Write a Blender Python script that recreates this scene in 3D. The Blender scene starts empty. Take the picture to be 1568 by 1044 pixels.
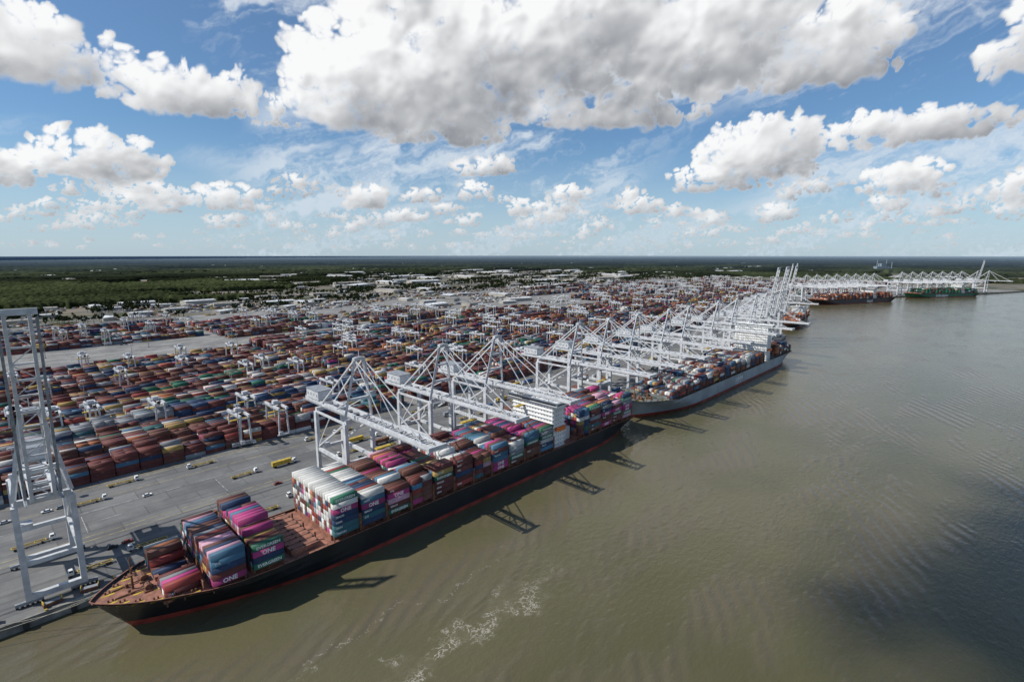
import bpy, math, random, bmesh
import numpy as np
from mathutils import Vector, Matrix
random.seed(7); RS=np.random.RandomState(11)
sc=bpy.context.scene
sc.view_settings.view_transform='Standard'; sc.view_settings.look='None'; sc.view_settings.exposure=0
GZ=4.0  # quay / land level above river

# ------------------------------------------------------------------ materials
def newmat(name):
    m=bpy.data.materials.new(name); m.use_nodes=True
    nt=m.node_tree; b=nt.nodes['Principled BSDF']; return m,nt,b
def nd(nt,t,**kw):
    n=nt.nodes.new(t)
    for k,v in kw.items(): setattr(n,k,v)
    return n
def mth(nt,op,a,b=None,c=None,clamp=False):
    n=nt.nodes.new('ShaderNodeMath'); n.operation=op; n.use_clamp=clamp
    for i,x in enumerate((a,b,c)):
        if x is None: continue
        if isinstance(x,(int,float)): n.inputs[i].default_value=x
        else: nt.links.new(x,n.inputs[i])
    return n.outputs[0]
def vm(nt,op,a,b=None):
    n=nt.nodes.new('ShaderNodeVectorMath'); n.operation=op
    for i,x in enumerate((a,b)):
        if x is None: continue
        if isinstance(x,(tuple,list)): n.inputs[i].default_value=x
        else: nt.links.new(x,n.inputs[i])
    return n
def mixc(nt,f,a,b,blend='MIX'):
    n=nt.nodes.new('ShaderNodeMix'); n.data_type='RGBA'; n.blend_type=blend
    for s,x in ((n.inputs[0],f),(n.inputs[6],a),(n.inputs[7],b)):
        if isinstance(x,(int,float)): s.default_value=x
        elif isinstance(x,(tuple,list)): s.default_value=(x[0],x[1],x[2],1)
        else: nt.links.new(x,s)
    return n.outputs[2]
def maprange(nt,v,a,b,c=0,d=1,smooth=True):
    n=nt.nodes.new('ShaderNodeMapRange'); n.interpolation_type='SMOOTHSTEP' if smooth else 'LINEAR'
    nt.links.new(v,n.inputs[0])
    for i,x in zip((1,2,3,4),(a,b,c,d)): n.inputs[i].default_value=x
    return n.outputs[0]
def noise(nt,vec,scale,detail=4,rough=.5,out=0):
    n=nt.nodes.new('ShaderNodeTexNoise'); n.inputs['Scale'].default_value=scale
    n.inputs['Detail'].default_value=detail; n.inputs['Roughness'].default_value=rough
    if vec is not None: nt.links.new(vec,n.inputs['Vector'])
    return n.outputs[out]
def pos(nt): return nt.nodes.new('ShaderNodeNewGeometry').outputs['Position']
def simple(name,col,rough=.6,var=.25,scale=.6,metal=0,dirt=None):
    m,nt,b=newmat(name)
    f=noise(nt,pos(nt),scale,2,.6)
    f=maprange(nt,f,.3,.7)
    d=dirt or tuple(c*(1-var*1.6) for c in col)
    nt.links.new(mixc(nt,f,d,tuple(min(1,c*(1+var*.4)) for c in col)),b.inputs['Base Color'])
    b.inputs['Roughness'].default_value=rough; b.inputs['Metallic'].default_value=metal
    return m
M={}
M['white']=simple('crane_white_paint',(.60,.61,.62),.45,.14,.3)
M['grey']=simple('grey_steel',(.28,.30,.32),.5,.2)
M['dark']=simple('dark_rubber',(.03,.03,.03),.7,.2)
M['glass']=simple('dark_glass',(.03,.05,.06),.1,.1)
M['hullblack']=simple('hull_black',(.014,.016,.020),.42,.3,.08)
M['hullgrey']=simple('hull_grey',(.34,.38,.41),.45,.16,.06)
M['hullorange']=simple('hull_dark',(.04,.025,.03),.45,.2,.06)
M['hullgreen']=simple('hull_green',(.02,.13,.07),.45,.2,.06)
M['red']=simple('boot_red',(.30,.045,.030),.6,.3,.1)
M['deck']=simple('deck_red_oxide',(.32,.14,.09),.7,.3,.35,dirt=(.18,.085,.06))
M['deckgrey']=simple('deck_grey_green',(.2,.22,.2),.7,.3,.3)
M['yellow']=simple('yellow_paint',(.58,.40,.05),.5,.2)
M['offwhite']=simple('superstructure_white',(.78,.78,.76),.45,.08,.2)
M['orange']=simple('lifeboat_orange',(.7,.16,.02),.5,.1)
M['blue']=simple('blue_paint',(.03,.10,.25),.5,.1)
M['concrete']=simple('quay_concrete',(.28,.27,.24),.85,.35,.12)
M['rust']=simple('rust_brown',(.2,.09,.05),.8,.3)
M['rope']=simple('mooring_rope',(.45,.42,.33),.9,.1)
M['paintline']=simple('yellow_line',(.50,.39,.12),.8,.4,.4)
M['whiteline']=simple('white_line',(.5,.5,.48),.8,.4,.4)
M['roofwhite']=simple('roof_white',(.66,.67,.67),.6,.15,.02)
M['rooftan']=simple('roof_tan',(.34,.31,.27),.7,.2,.02)
M['wall']=simple('wall_beige',(.42,.39,.34),.8,.1,.05)
M['haz']=simple('mill_grey',(.22,.27,.31),.8,.1,.05)

def cont_mat():
    m,nt,b=newmat('container_paint')
    a=nd(nt,'ShaderNodeAttribute',attribute_name='Col')
    P=pos(nt)
    f=maprange(nt,noise(nt,P,.5,3,.7),.45,.75)
    c=mixc(nt,mth(nt,'MULTIPLY',f,.25),a.outputs['Color'],(.13,.10,.085))
    nt.links.new(c,b.inputs['Base Color']); b.inputs['Roughness'].default_value=.62
    b.inputs['Specular IOR Level'].default_value=.3
    return m
M['cont']=cont_mat()

def water_mat():
    m,nt,b=newmat('river_water')
    P=pos(nt)
    big=maprange(nt,noise(nt,P,.005,3,.6),.35,.65)
    sw=vm(nt,'MULTIPLY',P,(.6,1.6,1)).outputs[0]
    mn=noise(nt,sw,.018,4,.65)
    med=maprange(nt,mn,.40,.64)
    c=mixc(nt,big,(.084,.080,.036),(.118,.106,.055))
    c=mixc(nt,mth(nt,'MULTIPLY',med,.6),c,(.120,.098,.068))
    sep=nd(nt,'ShaderNodeSeparateXYZ'); nt.links.new(P,sep.inputs[0])
    wn=noise(nt,P,.045,4,.65)
    line=mth(nt,'ADD',sep.outputs[1],mth(nt,'MULTIPLY',mth(nt,'SUBTRACT',wn,.5),60))
    dl=mth(nt,'ABSOLUTE',mth(nt,'ADD',line,122))
    near=maprange(nt,dl,.5,9,1,0)
    xr=mth(nt,'MULTIPLY',maprange(nt,sep.outputs[0],50,75),maprange(nt,sep.outputs[0],120,185,1,0))
    lace=mth(nt,'ABSOLUTE',mth(nt,'SUBTRACT',noise(nt,P,.26,4,.65),.5))
    lace=maprange(nt,lace,.0,.030,1,0)
    brk=maprange(nt,noise(nt,P,.08,2,.6),.38,.55)
    foam=mth(nt,'MULTIPLY',mth(nt,'MULTIPLY',lace,near),mth(nt,'MULTIPLY',xr,brk))
    dl2=maprange(nt,mth(nt,'ABSOLUTE',mth(nt,'ADD',line,96)),.2,1.4,1,0)
    foam=mth(nt,'MAXIMUM',foam,mth(nt,'MULTIPLY',mth(nt,'MULTIPLY',dl2,xr),mth(nt,'MULTIPLY',lace,.6)))
    c=mixc(nt,mth(nt,'MULTIPLY',near,mth(nt,'MULTIPLY',xr,.35)),c,(.16,.14,.088))
    c=mixc(nt,mth(nt,'MULTIPLY',foam,.75),c,(.56,.52,.44))
    nt.links.new(c,b.inputs['Base Color'])
    b.inputs['Roughness'].default_value=.12; b.inputs['IOR'].default_value=1.33
    h1=noise(nt,vm(nt,'MULTIPLY',P,(1,1.6,1)).outputs[0],.25,3,.65)
    w=nd(nt,'ShaderNodeTexWave'); w.inputs['Scale'].default_value=.045; w.inputs['Distortion'].default_value=16; w.inputs['Detail'].default_value=2
    w.inputs['Detail Scale'].default_value=.22
    rot=nd(nt,'ShaderNodeVectorRotate'); rot.inputs['Angle'].default_value=1.0; nt.links.new(P,rot.inputs['Vector']); nt.links.new(rot.outputs[0],w.inputs['Vector'])
    h=mth(nt,'ADD',mth(nt,'MULTIPLY',h1,1.0),mth(nt,'MULTIPLY',mth(nt,'MULTIPLY',w.outputs['Fac'],.95),maprange(nt,mn,.46,.6)))
    bp=nd(nt,'ShaderNodeBump'); bp.inputs['Strength'].default_value=.5; bp.inputs['Distance'].default_value=.6
    nt.links.new(h,bp.inputs['Height']); nt.links.new(bp.outputs[0],b.inputs['Normal'])
    return m
M['water']=water_mat()

def ground_mat():
    m,nt,b=newmat('land_ground')
    P=pos(nt)
    a=maprange(nt,noise(nt,P,.004,4,.6),.42,.58)
    bb=maprange(nt,noise(nt,P,.011,4,.65),.45,.6)
    c=mixc(nt,a,(.06,.068,.032),(.20,.17,.13))
    c=mixc(nt,mth(nt,'MULTIPLY',bb,.8),c,(.17,.168,.16))
    d=vm(nt,'LENGTH',P).outputs['Value']  # distance from origin drives aerial haze painted into the ground colour
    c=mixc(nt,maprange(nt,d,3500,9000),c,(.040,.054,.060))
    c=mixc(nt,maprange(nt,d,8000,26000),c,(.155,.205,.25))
    nt.links.new(c,b.inputs['Base Color']); b.inputs['Roughness'].default_value=.95
    b.inputs['Specular IOR Level'].default_value=.1
    return m
M['ground']=ground_mat()
def pave_mat(name,c1,c2,streak):
    m,nt,b=newmat(name); P=pos(nt)
    f=maprange(nt,noise(nt,P,.03,5,.7),.35,.65)
    c=mixc(nt,f,c1,c2)
    sv=vm(nt,'MULTIPLY',P,(.012,.35,1)).outputs[0]
    s=maprange(nt,noise(nt,sv,1,4,.6),.48,.72)
    c=mixc(nt,mth(nt,'MULTIPLY',s,.65),c,streak)
    br=nd(nt,'ShaderNodeTexBrick'); br.inputs['Scale'].default_value=.02; br.inputs['Mortar Size'].default_value=.006; br.inputs['Color1'].default_value=(.8,.8,.8,1); br.inputs['Color2'].default_value=(1.12,1.12,1.1,1); br.inputs['Mortar'].default_value=(.6,.6,.6,1)
    nt.links.new(P,br.inputs['Vector'])
    c=mixc(nt,.8,c,br.outputs['Color'],'MULTIPLY')
    nt.links.new(c,b.inputs['Base Color']); b.inputs['Roughness'].default_value=.9
    return m
M['apron']=pave_mat('asphalt_apron',(.12,.12,.12),(.19,.187,.178),(.075,.075,.078))
M['yard']=pave_mat('yard_pavement',(.17,.167,.16),(.28,.27,.25),(.11,.11,.11))
def forest_mat():
    m,nt,b=newmat('forest_canopy'); P=pos(nt)
    a=nd(nt,'ShaderNodeAttribute',attribute_name='Col')
    d=vm(nt,'LENGTH',P).outputs['Value']  # air haze is mixed into the canopy colour, bluer then paler far out
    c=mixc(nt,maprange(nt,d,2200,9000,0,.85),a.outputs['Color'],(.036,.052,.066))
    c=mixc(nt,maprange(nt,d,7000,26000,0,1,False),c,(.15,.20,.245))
    nt.links.new(c,b.inputs['Base Color']); b.inputs['Roughness'].default_value=1
    b.inputs['Specular IOR Level'].default_value=.0
    return m
M['forest']=forest_mat()

# ------------------------------------------------------------------ mesh helpers
class MB:
    def __init__(s): s.v=[];s.f=[];s.m=[];s.mats=[]
    def mi(s,k):
        if k not in s.mats: s.mats.append(k)
        return s.mats.index(k)
    def hexa(s,p,k):
        n=len(s.v); s.v+= [tuple(q) for q in p]
        for q in ((3,2,1,0),(4,5,6,7),(0,1,5,4),(1,2,6,5),(2,3,7,6),(3,0,4,7)):
            s.f.append(tuple(n+i for i in q)); s.m.append(s.mi(k))
    def box(s,cx,cy,cz,sx,sy,sz,k):
        x,y,z=sx/2,sy/2,sz/2
        s.hexa([(cx-x,cy-y,cz-z),(cx+x,cy-y,cz-z),(cx+x,cy+y,cz-z),(cx-x,cy+y,cz-z),
                (cx-x,cy-y,cz+z),(cx+x,cy-y,cz+z),(cx+x,cy+y,cz+z),(cx-x,cy+y,cz+z)],k)
    def b2(s,x0,x1,y0,y1,z0,z1,k): s.box((x0+x1)/2,(y0+y1)/2,(z0+z1)/2,x1-x0,y1-y0,z1-z0,k)
    def beam(s,p,q,w,h,k):
        p=Vector(p);q=Vector(q);d=(q-p).normalized()
        side=d.cross(Vector((0,0,1)))
        if side.length<.01: side=Vector((1,0,0))
        side.normalize(); up=side.cross(d).normalized()
        a=side*w/2;b=up*h/2
        s.hexa([p-a-b,p+a-b,p+a+b,p-a+b,q-a-b,q+a-b,q+a+b,q-a+b],k)
    def cyl(s,p,q,r,k,n=8,r2=None):
        p=Vector(p);q=Vector(q);d=(q-p).normalized();r2=r if r2 is None else r2
        u=d.cross(Vector((0,0,1)))
        if u.length<.01:u=Vector((1,0,0))
        u.normalize();w=d.cross(u);i0=len(s.v)
        for c,rr in((p,r),(q,r2)):
            for i in range(n):
                a=2*math.pi*i/n; s.v.append(tuple(c+u*math.cos(a)*rr+w*math.sin(a)*rr))
        for i in range(n):
            j=(i+1)%n; s.f.append((i0+i,i0+j,i0+n+j,i0+n+i)); s.m.append(s.mi(k))
        s.f.append(tuple(i0+i for i in range(n))[::-1]);s.m.append(s.mi(k))
        s.f.append(tuple(i0+n+i for i in range(n)));s.m.append(s.mi(k))
    def mesh(s,name):
        me=bpy.data.meshes.new(name); me.from_pydata(s.v,[],s.f)
        for k in s.mats: me.materials.append(M[k])
        me.polygons.foreach_set('material_index',s.m); me.update(); return me
def obj(name,me,loc=(0,0,0),rz=0,parent=None):
    o=bpy.data.objects.new(name,me); sc.collection.objects.link(o)
    o.location=loc; o.rotation_euler=(0,0,rz)
    if parent: o.parent=parent
    return o
def npmesh(name,verts,quads,mat,col=None):
    me=bpy.data.meshes.new(name)
    nv=len(verts);nf=len(quads);k=quads.shape[1]
    me.vertices.add(nv);me.vertices.foreach_set('co',verts.astype(np.float32).ravel())
    me.loops.add(nf*k);me.loops.foreach_set('vertex_index',quads.astype(np.int32).ravel())
    me.polygons.add(nf);me.polygons.foreach_set('loop_start',np.arange(0,nf*k,k,dtype=np.int32))
    if col is not None:
        if col.shape[1]==3: col=np.concatenate([col,np.ones((nv,1))],1)
        a=me.attributes.new('Col','FLOAT_COLOR','POINT')
        a.data.foreach_set('color',col.astype(np.float32).ravel())
    me.materials.append(M[mat]); me.update(calc_edges=True); return me
def boxes(name,cen,half,col,mat='cont'):
    cen=np.asarray(cen,float);half=np.asarray(half,float);col=np.asarray(col,float);n=len(cen)
    sg=np.array([(-1,-1,-1),(1,-1,-1),(1,1,-1),(-1,1,-1),(-1,-1,1),(1,-1,1),(1,1,1),(-1,1,1)],float)
    v=(cen[:,None,:]+half[:,None,:]*sg[None]).reshape(-1,3)
    q=np.array([(4,5,6,7),(0,1,5,4),(1,2,6,5),(2,3,7,6),(3,0,4,7)])
    f=(q[None]+(np.arange(n)*8)[:,None,None]).reshape(-1,4)
    return npmesh(name,v,f,mat,np.repeat(col,8,axis=0))
def vn(x,y,seed=0):
    xi=np.floor(x);yi=np.floor(y);fx=x-xi;fy=y-yi
    def h(a,b):
        t=np.sin(a*127.1+b*311.7+seed*74.7)*43758.5453
        return t-np.floor(t)
    fx=fx*fx*fx*(fx*(fx*6-15)+10);fy=fy*fy*fy*(fy*(fy*6-15)+10)
    return (h(xi,yi)*(1-fx)+h(xi+1,yi)*fx)*(1-fy)+(h(xi,yi+1)*(1-fx)+h(xi+1,yi+1)*fx)*fy
def fbm(x,y,seed,octs=5,rough=.55):
    s=0;a=1;t=0
    for i in range(octs):
        s=s+a*vn(x,y,seed+i*7);t+=a;a*=rough
        x,y=(x*.8-y*.6)*2.03+3.1,(x*.6+y*.8)*2.03+7.7
    return s/t

PAL={'maroon':(.118,.032,.027),'brown':(.13,.055,.038),'navy':(.020,.044,.098),'mustard':(.36,.245,.075),'white':(.56,.55,.51),
     'green':(.022,.13,.075),'magenta':(.38,.045,.165),'orange':(.36,.125,.05),'ltblue':(.06,.15,.23),'grey':(.25,.26,.27),'teal':(.035,.12,.14),'red':(.25,.042,.034),'pinkw':(.48,.27,.33)}
WY=dict(maroon=.31,brown=.19,navy=.17,mustard=.10,white=.07,green=.035,magenta=.008,orange=.04,ltblue=.04,grey=.07,teal=.015,red=.04)
def pick(w):
    ks=list(w); p=np.array([w[k] for k in ks]); return ks[RS.choice(len(ks),p=p/p.sum())]
def jit(c): 
    j=RS.uniform(.72,1.25); return tuple(min(.95,x*j) for x in c)

# ------------------------------------------------------------------ shoreline, land, river
shore=[(-60000,0),(860,0),(950,14),(1050,62),(1250,92),(1400,136),(1560,184),(1631,180),(1937,40),(2122,19),(2387,-141),(2765,-289),(3600,-1150),(9000,-9000),(30000,-60000)]
def shoreY(s): 
    return float(np.interp(s,[p[0] for p in shore],[p[1] for p in shore]))
poly=shore+[(60000,-60000),(60000,60000),(-60000,60000)]
me=bpy.data.meshes.new('ground')
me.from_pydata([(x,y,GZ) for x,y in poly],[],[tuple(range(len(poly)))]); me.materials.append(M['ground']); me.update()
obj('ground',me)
me=bpy.data.meshes.new('quay_wall')
v=[];f=[]
for x,y in shore: v+=[(x,y,GZ-.01),(x,y,-6)]
for i in range(len(shore)-1): f.append((2*i,2*i+1,2*i+3,2*i+2))
me.from_pydata(v,[],f); me.materials.append(M['concrete']); me.update(); obj('quay_wall',me)
me=bpy.data.meshes.new('river'); R=60000
me.from_pydata([(-R,-R,0),(R,-R,0),(R,300,0),(-R,300,0)],[],[(0,1,2,3)]); me.materials.append(M['water']); me.update(); obj('river',me)
def sheet(name,pts,z,mat):
    me=bpy.data.meshes.new(name); me.from_pydata([(x,y,z) for x,y in pts],[],[tuple(range(len(pts)))]); me.materials.append(M[mat]); me.update(); return obj(name,me)
qs=[p for p in shore if -1<p[0]<2800]
sheet('yard_pavement',[(-900,0.02)]+[(p[0],p[1]+.02) for p in qs[0:]][:9]+[(2765,-285),(2900,900),(2600,1250),(1500,1330),(1000,1080),(-900,1080)],GZ+.02,'yard')
sheet('quay_apron',[(-900,6),(860,6),(950,20),(1050,68),(1250,98),(1250,190),(1050,180),(860,129),(-900,129)],GZ+.05,'apron')
m=MB()
for y,w,k in ((52,.3,'paintline'),(57,.3,'paintline'),(88,.3,'whiteline'),(104,.3,'paintline'),(122,.35,'paintline'),(126,.35,'paintline')):
    m.b2(-600,900,y-w/2,y+w/2,GZ+.06,GZ+.075,k)
for y in (9.2,10.0,45.2,46.0): m.b2(-600,900,y-.1,y+.1,GZ+.05,GZ+.12,'dark')
for x in range(-40,700,64):
    m.b2(x,x+.25,62,84,GZ+.06,GZ+.075,'whiteline'); m.b2(x+6,x+16,73,73.25,GZ+.06,GZ+.075,'whiteline')
obj('apron_markings',m.mesh('apron_markings'))
m=MB()
m.b2(-600,860,.05,1.2,GZ,GZ+.25,'concrete')
for x in range(-590,860,14):
    m.b2(x-.9,x+.9,-1.3,0,.4,GZ-.3,'dark'); m.cyl((x+6,.7,GZ+.2),(x+6,.7,GZ+.8),.35,'yellow',8,.45)
obj('quay_fenders',m.mesh('quay_fenders'))
m=MB()
for (a,b_) in (((22,-21,15),(-8,.8,4.8)),((24,-20,15),(-22,.8,4.8)),((27,-16,15),(6,.8,4.8)),((30,-13,15),(62,.8,4.8)),((33,-11,14.6),(76,.8,4.8)),((350,-8,12),(372,.8,4.8)),((348,-6,12),(384,.8,4.8))):
    A=Vector(a);Bq=Vector(b_)
    for i in range(6):
        t0,t1=i/6,(i+1)/6; p0=A.lerp(Bq,t0);p1=A.lerp(Bq,t1); p0.z-=2.2*math.sin(math.pi*t0);p1.z-=2.2*math.sin(math.pi*t1)
        m.cyl(p0,p1,.09,'rope',5)
obj('mooring_lines',m.mesh('mooring_lines'))

# ------------------------------------------------------------------ ship to shore crane
def sts(up):
    m=MB(); W='white'; yw,yl,hx,zt=9.6,45.6,8.5,41
    for y in (yw,yl):
        m.b2(-hx-1,hx+1,y-1,y+1,2.2,4.4,W)
        for sx in (-1,1):
            m.b2(sx*hx-4.2,sx*hx+4.2,y-.6,y+.6,1.0,2.2,'grey')
            for i in range(6): m.cyl((sx*hx-3.7+i*1.5,y-.35,.45),(sx*hx-3.7+i*1.5,y+.35,.45),.45,'dark',8)
            m.beam((sx*hx,y,4.4),(sx*hx,y,zt),2.0,2.6,W)
        m.b2(-hx,hx,y-1,y+1,zt,zt+2.3,W)
        m.b2(-hx,hx,y-.8,y+.8,16.3,18.1,W)
    for sx in (-1,1):
        m.b2(sx*hx-.7,sx*hx+.7,yw,yl,16.2,18.2,W)
        m.beam((sx*hx,yl,18),(sx*hx,yw,zt),.9,1.0,W)
        m.beam((sx*hx,yw,zt),(sx*hx,yl,zt),.9,1.2,W)
        m.beam((sx*hx,yw+18,zt),(sx*hx,yl,18),.5,.5,W)
    zg=zt+2.3
    for sx in (-1,1):
        m.b2(sx*3.3-.6,sx*3.3+.6,4,70,zg,zg+2.2,W)
        m.b2(sx*5.2-.5,sx*5.2+.5,0,70,zg+.2,zg+.35,'grey')
        for zz in (.9,1.4): m.b2(sx*5.65-.04,sx*5.65+.04,0,70,zg+zz,zg+zz+.06,W)
    for y in range(6,71,8): m.b2(-3.3,3.3,y-.4,y+.4,zg+.4,zg+1.7,W)
    m.b2(-4.6,4.6,50,66,zg+2.5,zg+8.2,W); m.b2(-5,5,49.6,66.4,zg+8.2,zg+8.5,'grey')
    for y in (52,56,60,64): m.b2(-4.65,4.65,y-.6,y+.6,zg+4.5,zg+6,'grey')
    m.b2(-hx+1,-hx+5,yl-6,yl-1,18.3,21.4,W)
    ax,az_=(6,78)
    for sx in (-1,1):
        m.beam((sx*hx,yw,zt+2),(sx*2.6,ax,az_),1.2,1.4,W)
        m.beam((sx*2.6,ax,az_),(sx*4.2,yl,zg+2),.7,.8,W)
        m.beam((sx*hx*.66,yw-1.2,zt+14),(sx*3.9,yl-18,zg+2),.5,.5,W)
        m.beam((sx*6.4,yw-1.4,zt+14),(sx*3.4,ax+16,65),.35,.35,W)
    m.b2(-3.4,3.4,ax-1.2,ax+1.2,az_-.6,az_+1,W); m.b2(-5.8,5.8,yw-2.2,yw-.8,zt+13,zt+14.5,W)
    m.b2(-4.2,4.2,yw-3.2,yw-2.0,zt+24,zt+25.2,W)
    m.beam((0,ax,az_),(0,ax,az_+5),.25,.25,W)
    m.b2(-2,2,ax-2,ax+2,az_+1,az_+1.3,'grey')
    hin=Vector((0,3,zg+1.1)); L=73 if up else 67; a=math.radians(81) if up else 0
    def bp(x,l,h):
        y=-(l*math.cos(a)) + h*math.sin(a)
        z= l*math.sin(a)+h*math.cos(a)
        return (x,hin.y+y,hin.z+z)
    for sx in (-1,1):
        m.beam(bp(sx*3.3,0,0),bp(sx*3.3,L,0),1.1,2.0,W)
        m.beam(bp(sx*5.1,1,-.6),bp(sx*5.1,L-2,-.6),.9,.12,'grey')
        m.beam(bp(sx*5.5,1,.5),bp(sx*5.5,L-2,.5),.07,.07,W)
        m.beam(bp(sx*5.5,1,0),bp(sx*5.5,L-2,0),.07,.07,W)
        for l in range(3,L-2,5): m.beam(bp(sx*5.5,l,-.6),bp(sx*5.5,l,.5),.07,.07,W)
        if not up:
            for l,w in ((27,.42),(L-8,.42)): m.beam((sx*2.6,ax,az_),bp(sx*3.3,l,1),w,w,W)
        else:
            m.beam((sx*2.6,ax,az_),bp(sx*3.3,40,1),.4,.4,W)
            m.beam((sx*3.0,ax-4,az_-10),bp(sx*3.3,18,1),.3,.3,W)
    for i,l in enumerate(range(0,L+1,6)):
        m.beam(bp(-3.3,l,.4),bp(3.3,l,.4),.6,.6,W)
        if l+6<=L: m.beam(bp(-3.3 if i%2 else 3.3,l,.4),bp(3.3 if i%2 else -3.3,l+6,.4),.35,.35,W)
    m.beam(bp(-5.5,L,0),bp(5.5,L,0),1.2,2.2,W)
    ty=-18 if not up else 25
    m.b2(-3.8,3.8,ty-3.5,ty+3.5,zg-.9,zg-.05,'grey'); m.b2(2.2,4.8,ty+4,ty+6.6,zg-3.6,zg-.9,W); m.b2(2.15,4.85,ty+3.9,ty+4.2,zg-3,zg-1.6,'glass')
    if not up:
        for sx in(-1,1):
            for sy in(-1,1): m.beam((sx*2.5,ty+sy*1,zg-1),(sx*2.5,ty+sy,33.5),.08,.08,'dark')
        m.b2(-6.1,6.1,ty-1.2,ty+1.2,32.6,33.4,'yellow')
    z=4.5;d=1
    while z<zt-3:
        m.beam((hx+1.3,yl-2.5*d,z),(hx+1.3,yl+2.5*d,z+3),.8,.25,'grey')
        m.b2(hx+.8,hx+2,yl+2.5*d-.6,yl+2.5*d+.6,z+2.9,z+3.05,'grey')
        m.beam((hx+1.7,yl-2.5*d,z+1.1),(hx+1.7,yl+2.5*d,z+4.1),.08,.08,W); z+=3;d=-d
    return m.mesh('sts_crane_mesh')
crD=sts(False);crU=sts(True)
for s,u in ((8.5,1),(145,0),(205,0),(254,0),(352,0),(398,0),(448,0),(512,0),(560,0),(640,0),(700,0),(772,0),(812,1),(850,1),(884,1),(925,1)):
    obj('ship_to_shore_crane',crU if u else crD,(s,0 if s<870 else 8,GZ))
def along(p,q,ts):
    ang=math.atan2(q[1]-p[1],q[0]-p[0])
    return [((p[0]+(q[0]-p[0])*t,p[1]+(q[1]-p[1])*t,GZ),ang) for t in ts]
k=0
for (p,q,n) in (((1050,62),(1250,92),3),((1640,176),(1937,40),8),((2122,19),(2387,-141),7),((2420,-154),(2560,-209),2)):
    for loc,ang in along(p,q,[(i+.5)/n for i in range(n)]):
        k+=1; obj('ship_to_shore_crane',crU if k in (2,3,19) else crD,loc,ang)

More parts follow.
